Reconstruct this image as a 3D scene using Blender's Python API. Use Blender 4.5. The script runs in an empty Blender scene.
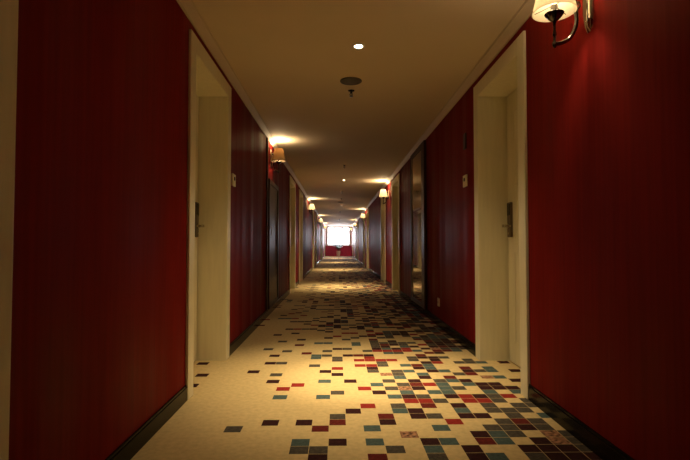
import bpy, bmesh, math, random
from mathutils import Vector, Matrix

sc = bpy.context.scene
COL = sc.collection
PI = math.pi
random.seed(11)

# ------------------------------------------------------------------ place
XL, XR = -0.885, 1.135         # wall faces
HC = 2.300                     # ceiling
CROWN = 0.05
Y0, Y1 = -5.0, 36.0            # corridor ends
REC = 0.21                     # depth of a door recess
EYE = 0.91

# ------------------------------------------------------------------ camera
F = 465.0
cam_d = bpy.data.cameras.new('camera')
cam = bpy.data.objects.new('camera', cam_d)
COL.objects.link(cam)
cam_d.sensor_width = 36.0
cam_d.lens = F * 36.0 / 690.0
cam_d.clip_start = 0.05
cam_d.clip_end = 200
pitch = math.atan((244.4 - 230.0) / F)
yaw = math.atan((345.0 - 337.0) / F)
cam.location = (0, 0, EYE)
cam.rotation_euler = (PI / 2 + pitch, 0, -yaw)
sc.camera = cam

# ------------------------------------------------------------------ world, daylight, exposure
w = bpy.data.worlds.new('world')
sc.world = w
w.use_nodes = True
bg = w.node_tree.nodes['Background']
bg.inputs['Color'].default_value = (0.86, 0.93, 1.0, 1)
bg.inputs['Strength'].default_value = 6.0
day = bpy.data.lights.new('daylight', 'AREA')
day.shape = 'RECTANGLE'; day.size = 1.9; day.size_y = 1.5
day.energy = 260
day.color = (0.95, 0.92, 1.0)
dayo = bpy.data.objects.new('daylight', day)
COL.objects.link(dayo)
dayo.location = (0.13, Y1 + 0.6, 1.6)
dayo.rotation_euler = (-PI / 2, 0, 0)
WARM = (1.0, 0.75, 0.43)
BEAM_W, MID_W, SPILL_W = 230.0, 230.0, 62.0   # each downlight: its narrow beam, its soft surround and its wide spill
SCONCE_W = 23.0
sc.view_settings.view_transform = 'Standard'
sc.view_settings.look = 'None'
sc.view_settings.exposure = 0.0
sc.view_settings.gamma = 1.0
sc.view_settings.use_curve_mapping = False
sc.cycles.use_denoising = True
sc.cycles.max_bounces = 10
sc.cycles.diffuse_bounces = 6
sc.cycles.glossy_bounces = 4
sc.cycles.sample_clamp_indirect = 4.0

# ------------------------------------------------------------------ helpers
def obj(name, bm, mats, parent=None, smooth=False):
    bmesh.ops.recalc_face_normals(bm, faces=bm.faces)
    me = bpy.data.meshes.new(name)
    bm.to_mesh(me); bm.free()
    for m in (mats if isinstance(mats, (list, tuple)) else [mats]):
        me.materials.append(m)
    if smooth:
        for p in me.polygons: p.use_smooth = True
    o = bpy.data.objects.new(name, me)
    COL.objects.link(o)
    if parent: o.parent = parent
    return o

def smooth_by_angle(o, deg=40):
    me = o.data
    for p in me.polygons: p.use_smooth = True
    bm = bmesh.new(); bm.from_mesh(me)
    for e in bm.edges:
        if len(e.link_faces) == 2 and e.calc_face_angle(0) > math.radians(deg): e.smooth = False
    bm.to_mesh(me); bm.free()
    return o

def tag(o, label, cat, group=None, kind=None):
    o['label'] = label; o['category'] = cat
    if group: o['group'] = group
    if kind: o['kind'] = kind
    return o

def thing(name, label, cat, loc=(0, 0, 0), group=None, kind=None):
    o = bpy.data.objects.new(name, None)
    COL.objects.link(o)
    o.location = loc
    o.empty_display_size = 0.05
    return tag(o, label, cat, group, kind)

def structure(o, label, cat):
    return tag(o, label, cat, None, 'structure')

def box(bm, x0, x1, y0, y1, z0, z1, bevel=0.0, mat=0):
    x0, x1 = sorted((x0, x1)); y0, y1 = sorted((y0, y1)); z0, z1 = sorted((z0, z1))
    v = [bm.verts.new(p) for p in ((x0,y0,z0),(x1,y0,z0),(x1,y1,z0),(x0,y1,z0),(x0,y0,z1),(x1,y0,z1),(x1,y1,z1),(x0,y1,z1))]
    fs = [bm.faces.new([v[i] for i in q]) for q in ((0,3,2,1),(4,5,6,7),(0,1,5,4),(1,2,6,5),(2,3,7,6),(3,0,4,7))]
    for f in fs: f.material_index = mat
    if bevel > 0:
        es = list({e for f in fs for e in f.edges})
        r = bmesh.ops.bevel(bm, geom=es, offset=bevel, segments=2, affect='EDGES', profile=0.5)
        for f in r['faces']: f.material_index = mat
    return bm

def lathe(bm, prof, c=(0, 0, 0), axis='Z', n=28, mat=0, sx=1.0, sy=1.0):
    """rings of (radius, height) turned about an axis through c"""
    c = Vector(c)
    rings = []
    for r, h in prof:
        ring = []
        if r < 1e-6:
            p = Vector((0, 0, h))
            ring = [p]
        else:
            ring = [Vector((r * sx * math.cos(2*PI*k/n), r * sy * math.sin(2*PI*k/n), h)) for k in range(n)]
        out = []
        for p in ring:
            if axis == 'X': p = Vector((p.z, p.x, p.y))
            elif axis == 'Y': p = Vector((p.x, p.z, p.y))
            out.append(bm.verts.new(c + p))
        rings.append(out)
    for a, b in zip(rings, rings[1:]):
        for k in range(n):
            k2 = (k + 1) % n
            if len(a) == 1 and len(b) == 1: continue
            if len(a) == 1: f = bm.faces.new((a[0], b[k], b[k2]))
            elif len(b) == 1: f = bm.faces.new((a[k], b[0], a[k2]))
            else: f = bm.faces.new((a[k], b[k], b[k2], a[k2]))
            f.material_index = mat
    return bm

def tube(bm, pts, rad, n=12, mat=0, caps=True):
    pts = [Vector(p) for p in pts]
    m = len(pts)
    rr = rad if isinstance(rad, (list, tuple)) else [rad] * m
    rings = []
    up = Vector((0, 1, 0))
    for k in range(m):
        t = (pts[min(k+1, m-1)] - pts[max(k-1, 0)]).normalized()
        u = up - t * up.dot(t)
        if u.length < 1e-4: u = Vector((1, 0, 0)) - t * t.x
        u.normalize(); v = t.cross(u)
        rings.append([bm.verts.new(pts[k] + (u*math.cos(2*PI*q/n) + v*math.sin(2*PI*q/n)) * rr[k]) for q in range(n)])
    for a, b in zip(rings, rings[1:]):
        for q in range(n):
            f = bm.faces.new((a[q], a[(q+1) % n], b[(q+1) % n], b[q])); f.material_index = mat
    if caps:
        for r in (rings[0], rings[-1]):
            f = bm.faces.new(r); f.material_index = mat
    return bm

def spline(ctrl, n=8):
    """Catmull-Rom through the control points"""
    P = [Vector(c) for c in ctrl]
    P = [P[0]*2 - P[1]] + P + [P[-1]*2 - P[-2]]
    out = []
    for i in range(1, len(P) - 2):
        for k in range(n):
            t = k / n
            a, b, c, d = P[i-1], P[i], P[i+1], P[i+2]
            out.append(0.5 * ((2*b) + (c-a)*t + (2*a-5*b+4*c-d)*t*t + (3*b-a-3*c+d)*t**3))
    out.append(P[-2])
    return out

def N(): return bmesh.new()

def copy_tree(o, parent=None):
    c = o.copy(); COL.objects.link(c)
    if parent: c.parent = parent
    for ch in list(o.children): copy_tree(ch, c)
    return c

# ------------------------------------------------------------------ materials
def mat(name, color=(.5, .5, .5), rough=.5, metal=0.0, spec=.5, noise=None, bump=None, **kw):
    m = bpy.data.materials.new(name)
    m.use_nodes = True
    nt = m.node_tree; b = nt.nodes['Principled BSDF']
    b.inputs['Base Color'].default_value = (*color, 1)
    b.inputs['Roughness'].default_value = rough
    b.inputs['Metallic'].default_value = metal
    b.inputs['Specular IOR Level'].default_value = spec
    for k, v in kw.items(): b.inputs[k.replace('_', ' ')].default_value = v
    tc = None
    if noise or bump:
        tc = nt.nodes.new('ShaderNodeTexCoord')
    def tex(scale, vec, detail=4):
        mp = nt.nodes.new('ShaderNodeMapping'); mp.inputs['Scale'].default_value = vec
        nt.links.new(tc.outputs['Object'], mp.inputs['Vector'])
        n = nt.nodes.new('ShaderNodeTexNoise'); n.inputs['Scale'].default_value = scale
        n.inputs['Detail'].default_value = detail
        nt.links.new(mp.outputs['Vector'], n.inputs['Vector'])
        return n
    if noise:                       # (scale, stretch, darkest factor, lightest factor)
        scale, vec, lo, hi = noise
        n = tex(scale, vec)
        r = nt.nodes.new('ShaderNodeValToRGB')
        r.color_ramp.elements[0].position = .3; r.color_ramp.elements[1].position = .7
        r.color_ramp.elements[0].color = (*[min(1, c*lo) for c in color], 1)
        r.color_ramp.elements[1].color = (*[min(1, c*hi) for c in color], 1)
        nt.links.new(n.outputs['Fac'], r.inputs['Fac'])
        nt.links.new(r.outputs['Color'], b.inputs['Base Color'])
    if bump:                        # (scale, stretch, strength, distance)
        scale, vec, st, di = bump
        n = tex(scale, vec, 3)
        bn = nt.nodes.new('ShaderNodeBump')
        bn.inputs['Strength'].default_value = st; bn.inputs['Distance'].default_value = di
        nt.links.new(n.outputs['Fac'], bn.inputs['Height'])
        nt.links.new(bn.outputs['Normal'], b.inputs['Normal'])
    return m

def emitter(name, color, strength):
    m = bpy.data.materials.new(name); m.use_nodes = True
    nt = m.node_tree; nt.nodes.remove(nt.nodes['Principled BSDF'])
    e = nt.nodes.new('ShaderNodeEmission')
    e.inputs['Color'].default_value = (*color, 1); e.inputs['Strength'].default_value = strength
    nt.links.new(e.outputs[0], nt.nodes['Material Output'].inputs['Surface'])
    return m

M_RED = mat('red_wallcovering', (.185, .0105, .0090), .62, spec=.04, noise=(3.0, (14, 14, .5), .85, 1.12), bump=(5.0, (7, 7, .25), .15, .003))
def streaky_gloss(m, lo, hi):
    # the sheen of the wallcovering varies in fine upright streaks
    nt = m.node_tree; p = nt.nodes['Principled BSDF']
    tc = nt.nodes.new('ShaderNodeTexCoord'); mp = nt.nodes.new('ShaderNodeMapping'); n = nt.nodes.new('ShaderNodeTexNoise')
    mp.inputs['Scale'].default_value = (3, 3, .08); n.inputs['Scale'].default_value = 1.6; n.inputs['Detail'].default_value = 3
    r = nt.nodes.new('ShaderNodeMapRange')
    r.inputs['From Min'].default_value = .36; r.inputs['From Max'].default_value = .64
    r.inputs['To Min'].default_value = lo; r.inputs['To Max'].default_value = hi
    nt.links.new(tc.outputs['Object'], mp.inputs['Vector']); nt.links.new(mp.outputs['Vector'], n.inputs['Vector'])
    nt.links.new(n.outputs['Fac'], r.inputs['Value']); nt.links.new(r.outputs['Result'], p.inputs['Roughness'])
streaky_gloss(M_RED, .45, .68)
M_CEIL = mat('cream_ceiling_paint', (.72, .61, .44), .75, spec=.2, noise=(1.2, (1, 1, 1), .96, 1.03))
M_CROWN = mat('cream_crown_paint', (.60, .50, .36), .6, spec=.3)
M_FRAME = mat('cream_stained_oak', (.80, .77, .58), .45, spec=.35, noise=(5.0, (9, 9, .8), .95, 1.03), bump=(12, (12, 12, .6), .08, .001))
M_DOOR = mat('pale_oak_door', (.70, .665, .48), .42, spec=.35, noise=(5.0, (10, 10, .7), .94, 1.04))
M_BASE = mat('dark_baseboard_lacquer', (.012, .009, .008), .18, spec=.10)
M_DARKWOOD = mat('dark_brown_wood', (.050, .022, .014), .42, spec=.3, noise=(4, (12, 12, .6), .7, 1.2))
M_BLACK = mat('black_gap', (.008, .007, .006), .6)
M_BRONZE = mat('aged_bronze_lock', (.13, .10, .062), .42, metal=.5)
M_BRONZE_D = mat('dark_reader_plastic', (.012, .011, .010), .25)
M_NICKEL = mat('worn_nickel', (.55, .50, .42), .2, metal=1.0)
M_CHROME = mat('polished_chrome', (.82, .80, .76), .07, metal=1.0)
M_GUN = mat('black_nickel', (.10, .088, .078), .10, metal=1.0)
M_PLATE = mat('ivory_plastic', (.82, .74, .55), .4)
M_GREY = mat('grey_perforated_metal', (.16, .15, .13), .6, metal=.2, noise=(160, (1, 1, 1), .6, 1.2))
M_WHITE = mat('white_enamel', (.75, .72, .66), .4)
M_MIRROR = mat('smoked_mirror', (.30, .26, .22), .05, metal=1.0)
M_STEEL = mat('brushed_steel_edge', (.42, .36, .28), .28, metal=1.0)
M_POT = mat('white_glazed_pot', (.8, .78, .76), .25)
M_SOIL = mat('potting_soil', (.03, .02, .012), .9, noise=(40, (1, 1, 1), .6, 1.4))
M_LEAF = mat('dusty_green_leaf', (.05, .12, .085), .45, noise=(8, (1, 1, 1), .7, 1.3))
M_WINFR = mat('white_window_frame', (.78, .78, .80), .4)
M_REDEND = mat('crimson_wall_panel', (.55, .04, .13), .4, noise=(3, (6, 6, .5), .85, 1.15))
M_LENS = emitter('lit_downlight_lens', (1.0, .86, .58), 40.0)
M_BULB = emitter('lit_bulb', (1.0, .78, .46), 4.0)

def carpet_mat(name, c, lo, hi, scale=7.0):
    return mat(name, c, .95, spec=.08, noise=(scale, (1, 1, 1), lo, hi), bump=(220, (1, 1, 1), .5, .004))
M_CREAM = carpet_mat('cream_carpet_pile', (.58, .455, .235), .86, 1.06, 38)
CARPET = {'M': carpet_mat('maroon_carpet_square', (.034, .011, .012), .7, 1.3, 60),
          'D': carpet_mat('wine_carpet_square', (.110, .016, .014), .7, 1.25, 60),
          'R': carpet_mat('red_carpet_square', (.230, .022, .018), .75, 1.2, 60),
          'T': carpet_mat('teal_grey_carpet_square', (.062, .094, .094), .75, 1.25, 60),
          'G': carpet_mat('brown_grey_carpet_square', (.070, .061, .050), .65, 1.3, 60)}
mp_ = carpet_mat('flecked_carpet_square', (.19, .10, .06), .10, 2.6, 55)
CARPET['P'] = mp_

def glass_mat():
    m = bpy.data.materials.new('window_glass'); m.use_nodes = True
    nt = m.node_tree; nt.nodes.remove(nt.nodes['Principled BSDF'])
    t = nt.nodes.new('ShaderNodeBsdfTransparent'); g = nt.nodes.new('ShaderNodeBsdfGlossy')
    g.inputs['Roughness'].default_value = .02
    fr = nt.nodes.new('ShaderNodeFresnel'); mx = nt.nodes.new('ShaderNodeMixShader')
    nt.links.new(fr.outputs[0], mx.inputs[0]); nt.links.new(t.outputs[0], mx.inputs[1]); nt.links.new(g.outputs[0], mx.inputs[2])
    nt.links.new(mx.outputs[0], nt.nodes['Material Output'].inputs['Surface'])
    return m
M_GLASS = glass_mat()

def shade_mat(name, refl, trans):
    m = bpy.data.materials.new(name); m.use_nodes = True
    nt = m.node_tree; nt.nodes.remove(nt.nodes['Principled BSDF'])
    d = nt.nodes.new('ShaderNodeBsdfDiffuse'); t = nt.nodes.new('ShaderNodeBsdfTranslucent')
    d.inputs['Color'].default_value = (*refl, 1); t.inputs['Color'].default_value = (*trans, 1)
    mx = nt.nodes.new('ShaderNodeMixShader'); mx.inputs[0].default_value = .68
    nt.links.new(d.outputs[0], mx.inputs[1]); nt.links.new(t.outputs[0], mx.inputs[2])
    nt.links.new(mx.outputs[0], nt.nodes['Material Output'].inputs['Surface'])
    return m
M_SHADE = shade_mat('cream_lamp_shade_fabric', (.42, .38, .30), (.92, .86, .72))
M_SHADE_DIM = shade_mat('dimmed_lamp_shade_fabric', (.40, .30, .18), (.13, .085, .045))  # same lamp shade, its weaker glow put into darker, less translucent colours

# ------------------------------------------------------------------ door layout (outer casing edges along y)
CAS = 0.105                    # casing width
CTOP = 2.195                   # casing top
DOORS_L = [(0.185, 1.264), (2.75, 3.80), (8.62, 9.75), (10.80, 11.87), (16.7, 17.77), (18.9, 19.97), (24.8, 25.87), (27.0, 28.07), (32.6, 33.67)]
DOORS_R = [(-0.3, 0.775), (2.735, 3.76), (8.36, 9.47), (10.80, 11.87), (16.5, 17.57), (18.9, 19.97), (24.6, 25.67), (27.0, 28.07), (32.4, 33.47)]

def wall_mesh(x, side, doors):
    """the wall with its door recesses cut through; side -1 left, +1 right"""
    bm = N(); xo = x + side * .40
    segs = []; y = Y0
    for a, b in doors:
        segs.append((y, a + CAS - .03)); y = b - CAS + .03
        box(bm, x, xo, a + CAS - .03, b - CAS + .03, CTOP - CAS + .03, HC)
    segs.append((y, Y1))
    for a, b in segs: box(bm, x, xo, a, b, 0, HC)
    for a, b in doors: box(bm, x + side*(REC + .05), xo, a + CAS - .03, b - CAS + .03, 0, CTOP - CAS + .03)
    return bm, segs

bmL, segL = wall_mesh(XL, -1, DOORS_L)
bmR, segR = wall_mesh(XR, 1, DOORS_R)
structure(obj('wall_left', bmL, M_RED), 'long deep red corridor wall with the sconce over the dark cupboard door', 'wall')
structure(obj('wall_right', bmR, M_RED), 'long deep red corridor wall with the wall socket and tall smoked mirror', 'wall')
bm = N(); box(bm, XL - .4, XR + .4, Y0 - .15, Y0, 0, HC)
structure(obj('wall_back', bm, M_RED), 'red wall closing the corridor behind the viewer', 'wall')

# ceiling and crown
bm = N(); box(bm, XL - .4, XR + .4, Y0 - .15, Y1 + .2, HC, HC + .12)
structure(obj('ceiling', bm, M_CEIL), 'plain cream corridor ceiling with small round downlights', 'ceiling')
def crown(x, s):
    bm = N()
    prof = [(0, 0), (0, -CROWN), (.010, -CROWN), (.014, -CROWN + .008), (.030, -.030), (.046, -.012), (.050, -.006), (.060, -.006), (.060, 0)]
    rings = [[bm.verts.new((x - s * a, y, HC + b)) for a, b in prof] for y in (Y0, Y1)]
    for k in range(len(prof)):
        k2 = (k + 1) % len(prof)
        bm.faces.new((rings[0][k], rings[0][k2], rings[1][k2], rings[1][k]))
    bm.faces.new(rings[0]); bm.faces.new(rings[1])
    return bm
structure(obj('trim_1', crown(XL, -1), M_CROWN), 'cream crown moulding along the top of the wall with the dark cupboard', 'moulding')
structure(obj('trim_2', crown(XR, 1), M_CROWN), 'cream crown moulding along the top of the wall with the mirror', 'moulding')

# baseboards
PANEL_L = (5.95, 6.88)         # dark cupboard door
PANEL_R = (5.85, 6.93)         # smoked mirror
def baseboard(x, s, doors, skip):
    bm = N()
    cuts = sorted([(a, b) for a, b in doors] + [skip]); y = Y0
    for a, b in cuts + [(Y1, Y1)]:
        if a - y > .02:
            box(bm, x, x - s * .014, y, a, 0, .078, .002)
            box(bm, x, x - s * .010, y, a, .078, .092, .003)
        y = b
    return bm
structure(obj('baseboard_left', baseboard(XL, -1, DOORS_L, (0, 0)), M_BASE), 'near black glossy baseboard along the plain side of the carpet', 'baseboard')
structure(obj('baseboard_right', baseboard(XR, 1, DOORS_R, (0, 0)), M_BASE), 'near black glossy baseboard along the densely patterned side of the carpet', 'baseboard')

# carpet: one floor mesh, its woven squares are faces of the grid
PX, OX, PY, OY = .0856, .0035, .0796, .180
# squares read off the photograph: row {column: kind}, kinds 1 maroon 2 wine 3 red 4 teal 5 grey 6 flecked
ROWS = {
    22: {13: 2},
    23: {-1: 1, 2: 2, 5: 5, 7: 1, 8: 4, 10: 5, 11: 1, 12: 1, 13: 1},
    24: {-2: 5, -1: 5, 3: 5, 5: 4, 7: 1, 10: 1, 11: 1, 12: 1, 13: 5},
    25: {-2: 4, 0: 1, 2: 4, 5: 1, 6: 4, 8: 2, 9: 4, 11: 1, 12: 6, 13: 5},
    26: {4: 6, 8: 1, 9: 4, 10: 5, 12: 6, 13: 5},
    27: {-6: 5, -1: 2, 2: 4, 6: 4, 9: 5, 10: 5, 11: 1, 12: 5},
    28: {-4: 1, -2: 1, 0: 2, 3: 1, 7: 3, 10: 5, 11: 2, 12: 5},
    29: {0: 5, 3: 2, 5: 1, 6: 5, 8: 1, 9: 1, 11: 5, 13: 4},
    30: {1: 1, 4: 4, 5: 1, 8: 4, 10: 5, 11: 5, 12: 5},
    31: {2: 3, 4: 5, 6: 2, 8: 1, 10: 5, 12: 5, 13: 5},
    32: {5: 3, 6: 3, 7: 5, 9: 3, 10: 3, 11: 5, 13: 5},
    33: {-4: 4, -1: 4, 4: 4, 5: 1, 6: 5, 8: 1, 9: 3, 10: 1, 11: 5, 12: 3},
    34: {0: 5, 3: 1, 5: 4, 7: 4, 8: 4, 11: 4, 13: 4},
    35: {-4: 3, 2: 3, 4: 5, 5: 6, 6: 1, 8: 4, 9: 5, 11: 1, 12: 1, 13: 1},
    36: {-11: 1, -3: 3, 3: 4, 5: 5, 6: 2, 7: 3, 8: 4, 10: 4, 11: 1, 12: 1},
    37: {-5: 1, -1: 4, 1: 1, 4: 5, 6: 1, 8: 5, 9: 4, 10: 1, 14: 1},
    38: {5: 4, 7: 1, 9: 2, 12: 6, 13: 4},
    39: {-11: 1, -5: 5, 0: 1, 4: 6, 5: 5, 7: 4, 10: 5, 11: 2},
    40: {-7: 1, -1: 1, 3: 5, 5: 5, 6: 4, 8: 1, 9: 4, 11: 1, 12: 5, 13: 4, 15: 1},
    41: {0: 3, 3: 1, 7: 1, 8: 4, 11: 2, 13: 4},
    42: {-2: 5, 2: 3, 3: 3, 4: 5, 6: 4, 7: 2, 8: 4},
    43: {-12: 1, -6: 1, -5: 5, 4: 5, 8: 1, 9: 3, 11: 5, 12: 5, 13: 4, 15: 1},
    44: {0: 5, 2: 3, 3: 3, 4: 3, 5: 3, 7: 5, 9: 1, 12: 5},
    45: {-2: 4, 0: 5, 3: 3, 7: 5, 8: 1, 9: 1, 10: 5},
    46: {-6: 1, -2: 4, -1: 5, 1: 1, 2: 2, 3: 1, 8: 2},
    47: {-3: 2, 5: 4, 6: 5, 9: 2, 10: 1},
    48: {-5: 5, -1: 5, 3: 5, 8: 4},
    49: {-7: 5, 0: 1, 1: 5, 4: 1, 6: 1},
    50: {5: 1},
    51: {-4: 2, 2: 4, 4: 5},
    52: {-2: 4, -1: 4, 2: 4, 5: 5, 6: 5},
    53: {-6: 5, 4: 5},
    54: {-4: 1, 1: 5},
    55: {-1: 1, 2: 5, 6: 5},
    56: {0: 3, 3: 1},
    57: {-7: 1, 5: 1},
    58: {-5: 1, 1: 3, 2: 3, 5: 3},
    59: {-1: 1, 4: 3},
    60: {-2: 5},
    61: {-3: 1, 3: 1},
    62: {2: 1, 7: 1},
    63: {-2: 1, 5: 4},
    64: {-2: 1, 0: 1},
    65: {8: 1},
    66: {},
    67: {-6: 1, -4: 1},
    68: {0: 1, 3: 1},
}
rnd = random.Random(5)
def cell(i, j):
    x = OX + PX * i
    if j in ROWS:
        c = ROWS[j].get(i, 0)
        if c: return c
        if j < 48 and not (i >= 14 and j < 38): return 0
        if i <= 3 and j < 60: return 0
    t = (x - XL) / (XR - XL)
    d = .04 + .70 * max(0, min(1, (t - .18) / .75)) ** 1.1
    if j > 60: d = .06 + .62 * max(0, min(1, (t - .08) / .7))
    if t > .9: d = .85
    if x < XL or x > XR: d = .15
    if rnd.random() > d: return 0
    q = rnd.random()
    return 1 if q < .36 else 2 if q < .50 else 3 if q < .58 else 4 if q < .72 else 5 if q < .95 else 6
I0, I1 = -14, 16
J0, J1 = int((Y0 - OY) / PY) - 1, int((Y1 - OY) / PY) + 1
G = .0013
xs = [XL - .40]
for i in range(I0, I1 + 1): xs += [OX + PX*(i - .5) + G, OX + PX*(i + .5) - G]
xs += [XR + .40]
ys = []
for j in range(J0, J1 + 1): ys += [OY + PY*(j - .5) + G, OY + PY*(j + .5) - G]
keys = 'MDRTGP'
bm = N()
vv = [[bm.verts.new((x, y, 0)) for x in xs] for y in ys]
for b in range(len(ys) - 1):
    j = J0 + b // 2
    for a in range(len(xs) - 1):
        f = bm.faces.new((vv[b][a], vv[b][a+1], vv[b+1][a+1], vv[b+1][a]))
        if b % 2 == 0 and a % 2 == 1 and a < len(xs) - 2:
            c = cell(I0 + a // 2, j)
            f.material_index = c

def flat(name, bm, mats):
    me = bpy.data.meshes.new(name); bm.to_mesh(me); bm.free()
    for m in mats: me.materials.append(m)
    o = bpy.data.objects.new(name, me); COL.objects.link(o); return o
structure(flat('floor', bm, [M_CREAM] + [CARPET[k] for k in keys]), 'cream carpet scattered with maroon, red, teal and grey woven squares', 'carpet')

# ------------------------------------------------------------------ doors (recessed, cream casing, lock plate with lever)
def make_door(n, side, a, b, label):
    x = XL if side < 0 else XR
    t = thing('door_%d' % n, label, 'door', (x, (a + b) / 2, 0), None, 'structure')
    h = (b - a) / 2; s = side                      # local x grows into the wall with s
    bm = N()
    i = h - CAS
    # casing on the wall face
    for q in (-1, 1): box(bm, -s*.018, 0, q*h, q*i, 0, CTOP, .004)
    box(bm, -s*.018, 0, -i, i, CTOP - CAS, CTOP, .004)
    # linings of the recess
    for q in (-1, 1): box(bm, -s*.012, s*(REC + .05), q*(i + .029), q*(i - .002), 0, CTOP - CAS + .029)
    box(bm, -s*.012, s*(REC + .05), -i, i, CTOP - CAS - .002, CTOP - CAS + .029)
    obj('door_frame', bm, M_FRAME, t)
    # leaf with two raised panels
    bm = N(); d = i - .022
    box(bm, s*REC, s*(REC + .045), -d, d, .008, CTOP - CAS - .013, .002)
    for z0, z1 in ((.16, .86), (1.36, 1.94)):
        for q0, q1, w0, w1 in ((-d + .12, d - .12, z0, z0 + .02), (-d + .12, d - .12, z1 - .02, z1)):
            box(bm, s*(REC - .003), s*REC, q0, q1, w0, w1, .002)
        for q in (-1, 1): box(bm, s*(REC - .003), s*REC, q*(d - .12), q*(d - .14), z0, z1, .002)
    leaf = obj('door_leaf', bm, M_DOOR, t)
    # lock plate on the far stile
    py = d - .070
    bm = N(); box(bm, s*(REC - .020), s*REC, py - .036, py + .036, .965, 1.235, .006)
    lp = obj('lock_plate', bm, M_BRONZE, t)
    bm = N(); box(bm, s*(REC - .023), s*(REC - .019), py - .026, py + .026, 1.135, 1.222, .004)
    box(bm, s*(REC - .0245), s*(REC - .022), py - .020, py + .020, 1.150, 1.156)
    obj('card_reader', bm, M_BRONZE_D, lp)
    bm = N()
    lathe(bm, [(.0, .0), (.020, .0), (.020, .008), (.011, .012), (.011, .050), (.0, .050)] if s < 0 else
              [(.0, .0), (.020, .0), (.020, -.008), (.011, -.012), (.011, -.050), (.0, -.050)], (s*(REC - .020), py, 1.052), 'X', 20)
    xx = s*(REC - .064)
    tube(bm, spline([(xx, py, 1.052), (xx, py - .03, 1.053), (xx, py - .08, 1.050), (xx + s*.012, py - .115, 1.047)], 5), .0085, 10)
    smooth_by_angle(obj('door_lever', bm, M_NICKEL, lp))
    bm = N(); lathe(bm, [(0, 0), (.010, 0), (.010, -s*.004), (0, -s*.004)], (s*(REC - .020), py, .995), 'X', 16)
    obj('key_cylinder', bm, M_NICKEL, lp)
    bm = N(); lathe(bm, [(0, 0), (.009, 0), (.009, -s*.006), (0, -s*.006)], (s*REC, 0, 1.50), 'X', 16)
    obj('peephole', bm, M_BRONZE, leaf)
    return t

LL = ['cream door surround at the very edge of view, nearest the viewer',
      'cream recessed door with dark lock plate facing the mirror wall, nearest full doorway on its side',
      'cream recessed door just past the dark cupboard, seen as a narrow strip',
      'second cream door beyond the dark cupboard, a thin strip', ]
LR = ['cream recessed door behind the viewer on the mirror side',
      'cream recessed door with dark lock plate beside the light wall switch and ahead of the mirror',
      'cream recessed door just past the tall smoked mirror',
      'second cream door beyond the tall smoked mirror, past the bright sconce']
ORD = ['third', 'fourth', 'fifth', 'sixth', 'seventh', 'eighth']
n = 0
for side, lst, lab, ref in ((-1, DOORS_L, LL, 'dark cupboard'), (1, DOORS_R, LR, 'tall smoked mirror')):
    for k, (a, b) in enumerate(lst):
        n += 1
        make_door(n, side, a, b, lab[k] if k < 4 else '%s cream door beyond the %s, far down the corridor' % (ORD[k - 4], ref))

# ------------------------------------------------------------------ end of the corridor: window over a low red wall
XA, XB = XL + .13, XR - .14
SILL, HEAD = .82, 2.25
bm = N()
box(bm, XL - .4, XR + .4, Y1, Y1 + .18, 0, SILL)
box(bm, XL - .4, XR + .4, Y1, Y1 + .18, HEAD, HC, 0, 1)
box(bm, XL - .4, XA, Y1, Y1 + .18, SILL, HEAD, 0, 1); box(bm, XB, XR + .4, Y1, Y1 + .18, SILL, HEAD, 0, 1)
for k in range(9):
    xx = XL + .06 + k * (XR - XL - .12) / 8
    box(bm, xx - .015, xx + .015, Y1 - .012, Y1, .10, SILL - .06, .003)
box(bm, XL, XR, Y1 - .014, Y1, SILL - .06, SILL - .01, .003)
box(bm, XL, XR, Y1 - .014, Y1, 0, .10, .003)
structure(obj('wall_end', bm, [M_REDEND, M_WINFR]), 'low crimson panelled wall under the bright far window', 'wall')
t = thing('window_1', 'bright white window closing the far end of the corridor', 'window', ((XA + XB) / 2, Y1 + .09, SILL), None, 'structure')
hw = (XB - XA) / 2; hh = HEAD - SILL
bm = N()
for q in (-1, 1): box(bm, q*hw, q*(hw - .06), -.04, .04, 0, hh, .004)
box(bm, -hw, hw, -.04, .04, 0, .06, .004); box(bm, -hw, hw, -.04, .04, hh - .06, hh, .004)
for xx in (-hw/3, hw/3): box(bm, xx - .022, xx + .022, -.03, .03, .06, hh - .06, .003)
box(bm, -hw, hw, -.03, .03, hh*.72, hh*.72 + .035, .003)
obj('window_frame', bm, M_WINFR, t)
bm = N(); box(bm, -hw + .05, hw - .05, -.003, .003, .05, hh - .05)
obj('window_pane', bm, M_GLASS, t)
bm = N(); box(bm, -hw - .03, hw + .03, -.14, -.04, -.03, 0, .005)
obj('window_sill', bm, M_WINFR, t)

# potted plant in front of the end wall
t = thing('potted_plant', 'leafy green plant in a white pot under the far window', 'plant', (.10, Y1 - .55, 0))
bm = N()
lathe(bm, [(0, 0), (.12, 0), (.15, .20), (.17, .40), (.18, .42), (.165, .42), (.155, .38), (0, .38)], n=28)
smooth_by_angle(obj('pot', bm, M_POT, t))
bm = N(); lathe(bm, [(0, .385), (.153, .385), (.153, .375), (0, .375)], n=24)
obj('soil', bm, M_SOIL, t)
bm = N(); pr = random.Random(3); tips = []
for k in range(14):
    an = 2*PI*k/14 + pr.uniform(-.2, .2); r = pr.uniform(.10, .32); hz = pr.uniform(.72, 1.02)
    p = spline([(0.03*math.cos(an), .03*math.sin(an), .38), (r*.4*math.cos(an), r*.4*math.sin(an), .38 + (hz-.38)*.6), (r*math.cos(an), r*math.sin(an), hz)], 5)
    tube(bm, p, .006, 6); tips += [(q, an) for q in p[4:]]
obj('stem', bm, M_LEAF, t)
bm = N()
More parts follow.
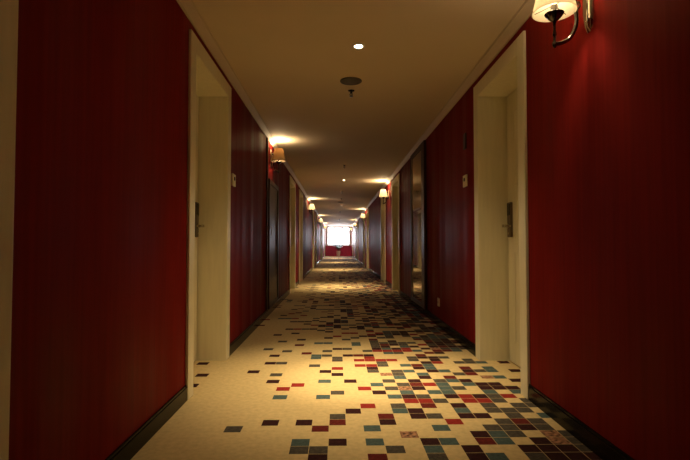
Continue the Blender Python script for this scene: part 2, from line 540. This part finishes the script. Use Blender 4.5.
for q, an in tips:
    for e in range(3):
        a2 = an + pr.uniform(-1.3, 1.3); L = pr.uniform(.12, .2); wd = L * .22; el = pr.uniform(-.3, .7)
        d = Vector((math.cos(a2)*math.cos(el), math.sin(a2)*math.cos(el), math.sin(el))); sd = d.cross(Vector((0, 0, 1))).normalized()
        dr = Vector((0, 0, -1))
        l0 = bm.verts.new(q); c = [bm.verts.new(q + d*L*.45 + sd*wd*g + dr*(0.01 if g else 0)) for g in (-1, 0, 1)]; tp = bm.verts.new(q + d*L + dr*L*.2)
        for f in ((l0, c[0], c[1]), (l0, c[1], c[2]), (c[0], tp, c[1]), (c[1], tp, c[2])): bm.faces.new(f)
obj('foliage', bm, M_LEAF, t)

# ------------------------------------------------------------------ dark cupboard door, dark trim strip, smoked mirror
a, b = PANEL_L; TOPL = 1.755
t = thing('cupboard_door', 'dark brown service cupboard door under the sconce on the plain carpet side', 'cupboard', (XL, (a + b)/2, .092))
h = (b - a)/2; z1 = TOPL - .092
bm = N()
for q in (-1, 1): box(bm, .024, 0, q*h, q*(h - .06), 0, z1, .003)
box(bm, .024, 0, -h, h, z1 - .06, z1, .003); box(bm, .024, 0, -h, h, 0, .05, .003)
obj('frame', bm, M_DARKWOOD, t)
bm = N(); box(bm, .012, 0, -h + .06, h - .06, .05, z1 - .06)
obj('door_panel', bm, M_DARKWOOD, t)
bm = N(); tube(bm, spline([(.012, -h + .10, .92), (.034, -h + .10, .94), (.034, -h + .10, 1.04), (.012, -h + .10, 1.06)], 4), .005, 8)
smooth_by_angle(obj('pull_handle', bm, M_STEEL, t))

bm = N(); box(bm, XL, XL + .018, 5.80, 5.86, .092, HC - CROWN, .003)
tag(obj('wall_batten', bm, M_DARKWOOD), 'thin dark vertical batten on the red wall just before the dark cupboard', 'trim')

a, b = PANEL_R; TOPR = 2.235
t = thing('wall_mirror', 'tall smoked mirror in a dark frame on the red wall past the socket', 'mirror', (XR, (a + b)/2, .092))
h = (b - a)/2; z1 = TOPR - .092
bm = N()
box(bm, -.035, 0, -h, -h + .20, 0, z1, .004)
box(bm, -.035, 0, h, h - .05, 0, z1, .004)
box(bm, -.035, 0, -h + .20, h - .05, z1 - .06, z1, .004); box(bm, -.035, 0, -h + .20, h - .05, 0, .05, .004)
obj('frame', bm, M_DARKWOOD, t)
bm = N(); box(bm, -.020, 0, -h + .20, h - .05, .05, z1 - .06)
obj('glass', bm, M_MIRROR, t)
bm = N()
box(bm, -.030, -.018, h - .05, h - .075, .05, z1 - .06, .002); box(bm, -.030, -.018, -h + .20, -h + .215, .05, z1 - .06, .002)
obj('metal_edge', bm, M_STEEL, t)

# ------------------------------------------------------------------ small wall plates
def switch_plate(x, s, y, z, label):
    t = thing('light_switch', label, 'switch', (x, y, z))
    bm = N(); box(bm, 0, -s*.014, -.052, .052, -.052, .052, .004)
    obj('plate', bm, M_PLATE, t)
    bm = N(); lathe(bm, [(0, 0), (.017, 0), (.017, -s*.004), (0, -s*.004)], (-s*.014, 0, .012), 'X', 20)
    obj('button', bm, M_BRONZE_D, t)
    return t
switch_plate(XL, -1, 3.95, 1.455, 'small ivory bell plate beside the cream door on the plain carpet side')
switch_plate(XR, 1, 4.06, 1.468, 'small ivory bell plate on the red wall between cream door and mirror')
bm = N(); box(bm, XR, XR - .012, 4.03, 4.10, 1.75, 1.89, .003)
tag(obj('number_plaque', bm, M_DARKWOOD), 'dark upright plaque on the red wall above the ivory bell plate', 'plaque')
t = thing('wall_socket', 'ivory wall socket low on the red wall before the mirror', 'socket', (XR, 5.17, .268))
bm = N(); box(bm, 0, -.012, -.040, .040, -.045, .045, .004); obj('plate', bm, M_PLATE, t)
bm = N()
for q in (-.012, .012): box(bm, -.0115, -.0135, q - .002, q + .002, -.010, .008)
obj('slot', bm, M_BLACK, t)

# ------------------------------------------------------------------ wall sconces
def make_sconce(side, x, y, label, power, shade_m=None, OFF=.125):
    """local +x points from the wall into the corridor (d), z = 0 at the shade's lower rim"""
    t = thing('wall_sconce', label, 'wall lamp', (x, y, 2.015 if side < 0 and y < 7 else 1.97 if side < 0 else 1.945), 'wall sconces along the corridor')
    d = -side
    def X(v): return d * v
    # back plate: long boat-shaped plate standing off the wall
    bm = N()
    out = []
    for k in range(24):
        a = 2*PI*k/24
        out.append((.036 * math.copysign(abs(math.cos(a))**.75, math.cos(a)), .035 + .125 * math.copysign(abs(math.sin(a))**.9, math.sin(a))))
    rings = []
    for dx, sc_ in ((0, 1.0), (.010, 1.0), (.020, .84), (.026, .55)):
        rings.append([bm.verts.new((X(dx), u*sc_, .035 + (v - .035)*sc_)) for u, v in out])
    for r0, r1 in zip(rings, rings[1:]):
        for k in range(24): bm.faces.new((r0[k], r0[(k+1) % 24], r1[(k+1) % 24], r1[k]))
    bm.faces.new(rings[-1]); bm.faces.new(rings[0])
    smooth_by_angle(obj('back_plate', bm, M_CHROME, t), 50)
    # arm: from the plate, up over and down in an S to the foot of the stem
    bm = N()
    path = spline([(X(.024), 0, .075), (X(.35*OFF), 0, .105), (X(.40*OFF + .006), 0, .085), (X(.40*OFF + .002), 0, .02), (X(.40*OFF), 0, -.045), (X(.55*OFF), 0, -.108), (X(.8*OFF), 0, -.136), (X(OFF + .008), 0, -.142)], 7)
    tube(bm, path, .0092, 12)
    tube(bm, spline([(X(.40*OFF), 0, .03), (X(.33*OFF), 0, .05), (X(.30*OFF), 0, .030), (X(.36*OFF), 0, .018)], 5), .005, 10)
    smooth_by_angle(obj('arm', bm, M_GUN, t), 60)
    # stem with turned beads, dish and socket
    bm = N()
    lathe(bm, [(0, -.162), (.006, -.158), (.010, -.148), (.010, -.138), (.006, -.132), (.006, -.108), (.009, -.102), (.009, -.096), (.0055, -.080), (.0055, -.050), (.008, -.046), (.010, -.036)], (X(OFF), 0, 0), n=18)
    smooth_by_angle(obj('stem', bm, M_GUN, t))
    bm = N()
    lathe(bm, [(.008, -.040), (.018, -.034), (.030, -.022), (.040, -.010), (.042, -.006), (.040, -.004), (.028, -.006), (.016, -.004), (.016, .030), (.013, .034), (0, .034)], (X(OFF), 0, 0), n=26)
    smooth_by_angle(obj('dish', bm, M_GUN, t))
    bm = N()
    lathe(bm, [(0, .034), (.010, .036), (.011, .046), (.018, .064), (.020, .078), (.015, .098), (.006, .116), (0, .124)], (X(OFF), 0, 0), n=18)
    obj('bulb', bm, M_BULB, t, True)
    # shade: tapered fabric drum, with rolled rims
    bm = N()
    lathe(bm, [(.090, .0), (.0925, .001), (.0925, .006), (.091, .008), (.057, .158), (.0575, .164), (.055, .165), (.0545, .160), (.0885, .006), (.090, .0)], (X(OFF), 0, 0), n=40)
    sh = smooth_by_angle(obj('lamp_shade', bm, shade_m or M_SHADE, t), 50)
    bm = N()
    for k in range(3):
        a = 2*PI*k/3 + .5
        tube(bm, [(X(OFF) + .014*math.cos(a), .014*math.sin(a), .030), (X(OFF) + .082*math.cos(a), .082*math.sin(a), .012)], .0018, 6)
    obj('shade_carrier', bm, M_GUN, sh)
    l = bpy.data.lights.new('sconce_lamp', 'POINT'); l.energy = power; l.color = WARM; l.shadow_soft_size = .045
    lo = bpy.data.objects.new('sconce_lamp', l); COL.objects.link(lo); lo.parent = t
    lo.location = (X(OFF), 0, .135)
    return t

SL = [('wall sconce with a dimmed shade above the dark cupboard door', 6.16), ('bright wall sconce second from the viewer on the plain carpet side', 14.1),
      ('bright wall sconce third from the viewer on the plain carpet side', 22.2), ('tiny far wall sconce fourth from the viewer on the plain carpet side', 30.3)]
SR = [('large cream shaded wall sconce nearest the viewer, with chrome back plate', 2.03), ('bright white wall sconce between the two doors past the tall mirror', 10.1),
      ('bright wall sconce third from the viewer on the mirror side', 18.2), ('small bright wall sconce fourth from the viewer on the mirror side', 26.3),
      ('tiny wall sconce by the far window on the mirror side', 34.4)]
for lab, y in SL: make_sconce(-1, XL, y, lab, SCONCE_W * (.8 if y < 7 else 1), M_SHADE_DIM if y < 7 else None, .112 if y < 7 else .125)
for lab, y in SR: make_sconce(1, XR, y, lab, SCONCE_W * (.7 if y < 3 else 1), None, .165 if y < 3 else .125)

# ------------------------------------------------------------------ ceiling fittings
def make_downlight(y, label):
    t = thing('ceiling_downlight', label, 'ceiling light', (.15, y, HC), 'round downlights along the ceiling')
    bm = N()
    lathe(bm, [(.030, 0), (.045, 0), (.046, -.004), (.042, -.007), (.032, -.008), (.028, -.004), (.030, 0)], n=28)
    smooth_by_angle(obj('trim_ring', bm, M_WHITE, t))
    bm = N(); lathe(bm, [(0, -.0035), (.028, -.0035), (.028, -.0005), (0, -.0005)], n=24)
    obj('lens', bm, M_LENS, t)
    for pw, ang, bl in ((BEAM_W, 34, 1.0), (MID_W, 66, 1.0), (SPILL_W, 108, 1.0)):
        l = bpy.data.lights.new('downlight_lamp', 'SPOT'); l.energy = pw; l.color = (1, .74, .40)
        l.spot_size = math.radians(ang); l.spot_blend = bl; l.shadow_soft_size = .03
        lo = bpy.data.objects.new('downlight_lamp', l); COL.objects.link(lo); lo.parent = t; lo.location = (0, 0, -.02)
DN = ['nearest glowing round downlight in the ceiling, ahead of the grey disc', 'second glowing round downlight along the ceiling', 'third small glowing downlight along the ceiling',
      'fourth tiny downlight far along the ceiling', 'last tiny downlight before the far window']
for lab, y in zip(DN, (3.21, 10.0, 16.75, 23.5, 30.2)): make_downlight(y, lab)

def make_speaker(y, label):
    t = thing('ceiling_speaker', label, 'speaker', (.118, y, HC), 'round grey ceiling speakers')
    bm = N(); lathe(bm, [(.078, 0), (.092, 0), (.093, -.004), (.090, -.008), (.080, -.010), (.078, -.006), (.078, 0)], n=40)
    smooth_by_angle(obj('rim', bm, M_GREY, t))
    bm = N(); lathe(bm, [(0, -.009), (.040, -.0085), (.079, -.006), (.079, -.001), (0, -.001)], n=40)
    obj('grille', bm, M_GREY, t)
make_speaker(3.91, 'round grey disc in the ceiling just past the nearest downlight')
make_speaker(15.2, 'far round grey disc in the ceiling before the third downlight')

def make_sprinkler(y, label):
    t = thing('fire_sprinkler', label, 'sprinkler', (.128, y, HC), 'ceiling sprinklers')
    bm = N(); lathe(bm, [(0, 0), (.030, 0), (.029, -.004), (.012, -.010), (0, -.010)], n=24)
    smooth_by_angle(obj('rosette', bm, M_BRONZE_D, t))
    bm = N(); lathe(bm, [(0, -.008), (.010, -.008), (.011, -.024), (.007, -.026), (0, -.026)], n=16)
    for q in (-1, 1): tube(bm, spline([(q*.008, 0, -.024), (q*.012, 0, -.038), (q*.004, 0, -.054)], 5), .0025, 8)
    tube(bm, [(0, 0, -.026), (0, 0, -.052)], .0028, 8)
    smooth_by_angle(obj('body', bm, M_BRONZE_D, t))
    bm = N(); lathe(bm, [(0, -.052), (.016, -.053), (.017, -.056), (0, -.057)], n=20)
    obj('deflector', bm, M_BRONZE_D, t)
SPN = ['dark sprinkler head hanging below the ceiling just past the grey disc', 'second dark sprinkler head along the ceiling', 'third dark sprinkler head along the ceiling',
       'fourth dark sprinkler head along the ceiling', 'fifth dark sprinkler head along the ceiling', 'sixth dark sprinkler head along the ceiling']
for lab, y in zip(SPN, (4.16, 8.1, 12.1, 14.0, 19.6, 25.5)): make_sprinkler(y, lab)
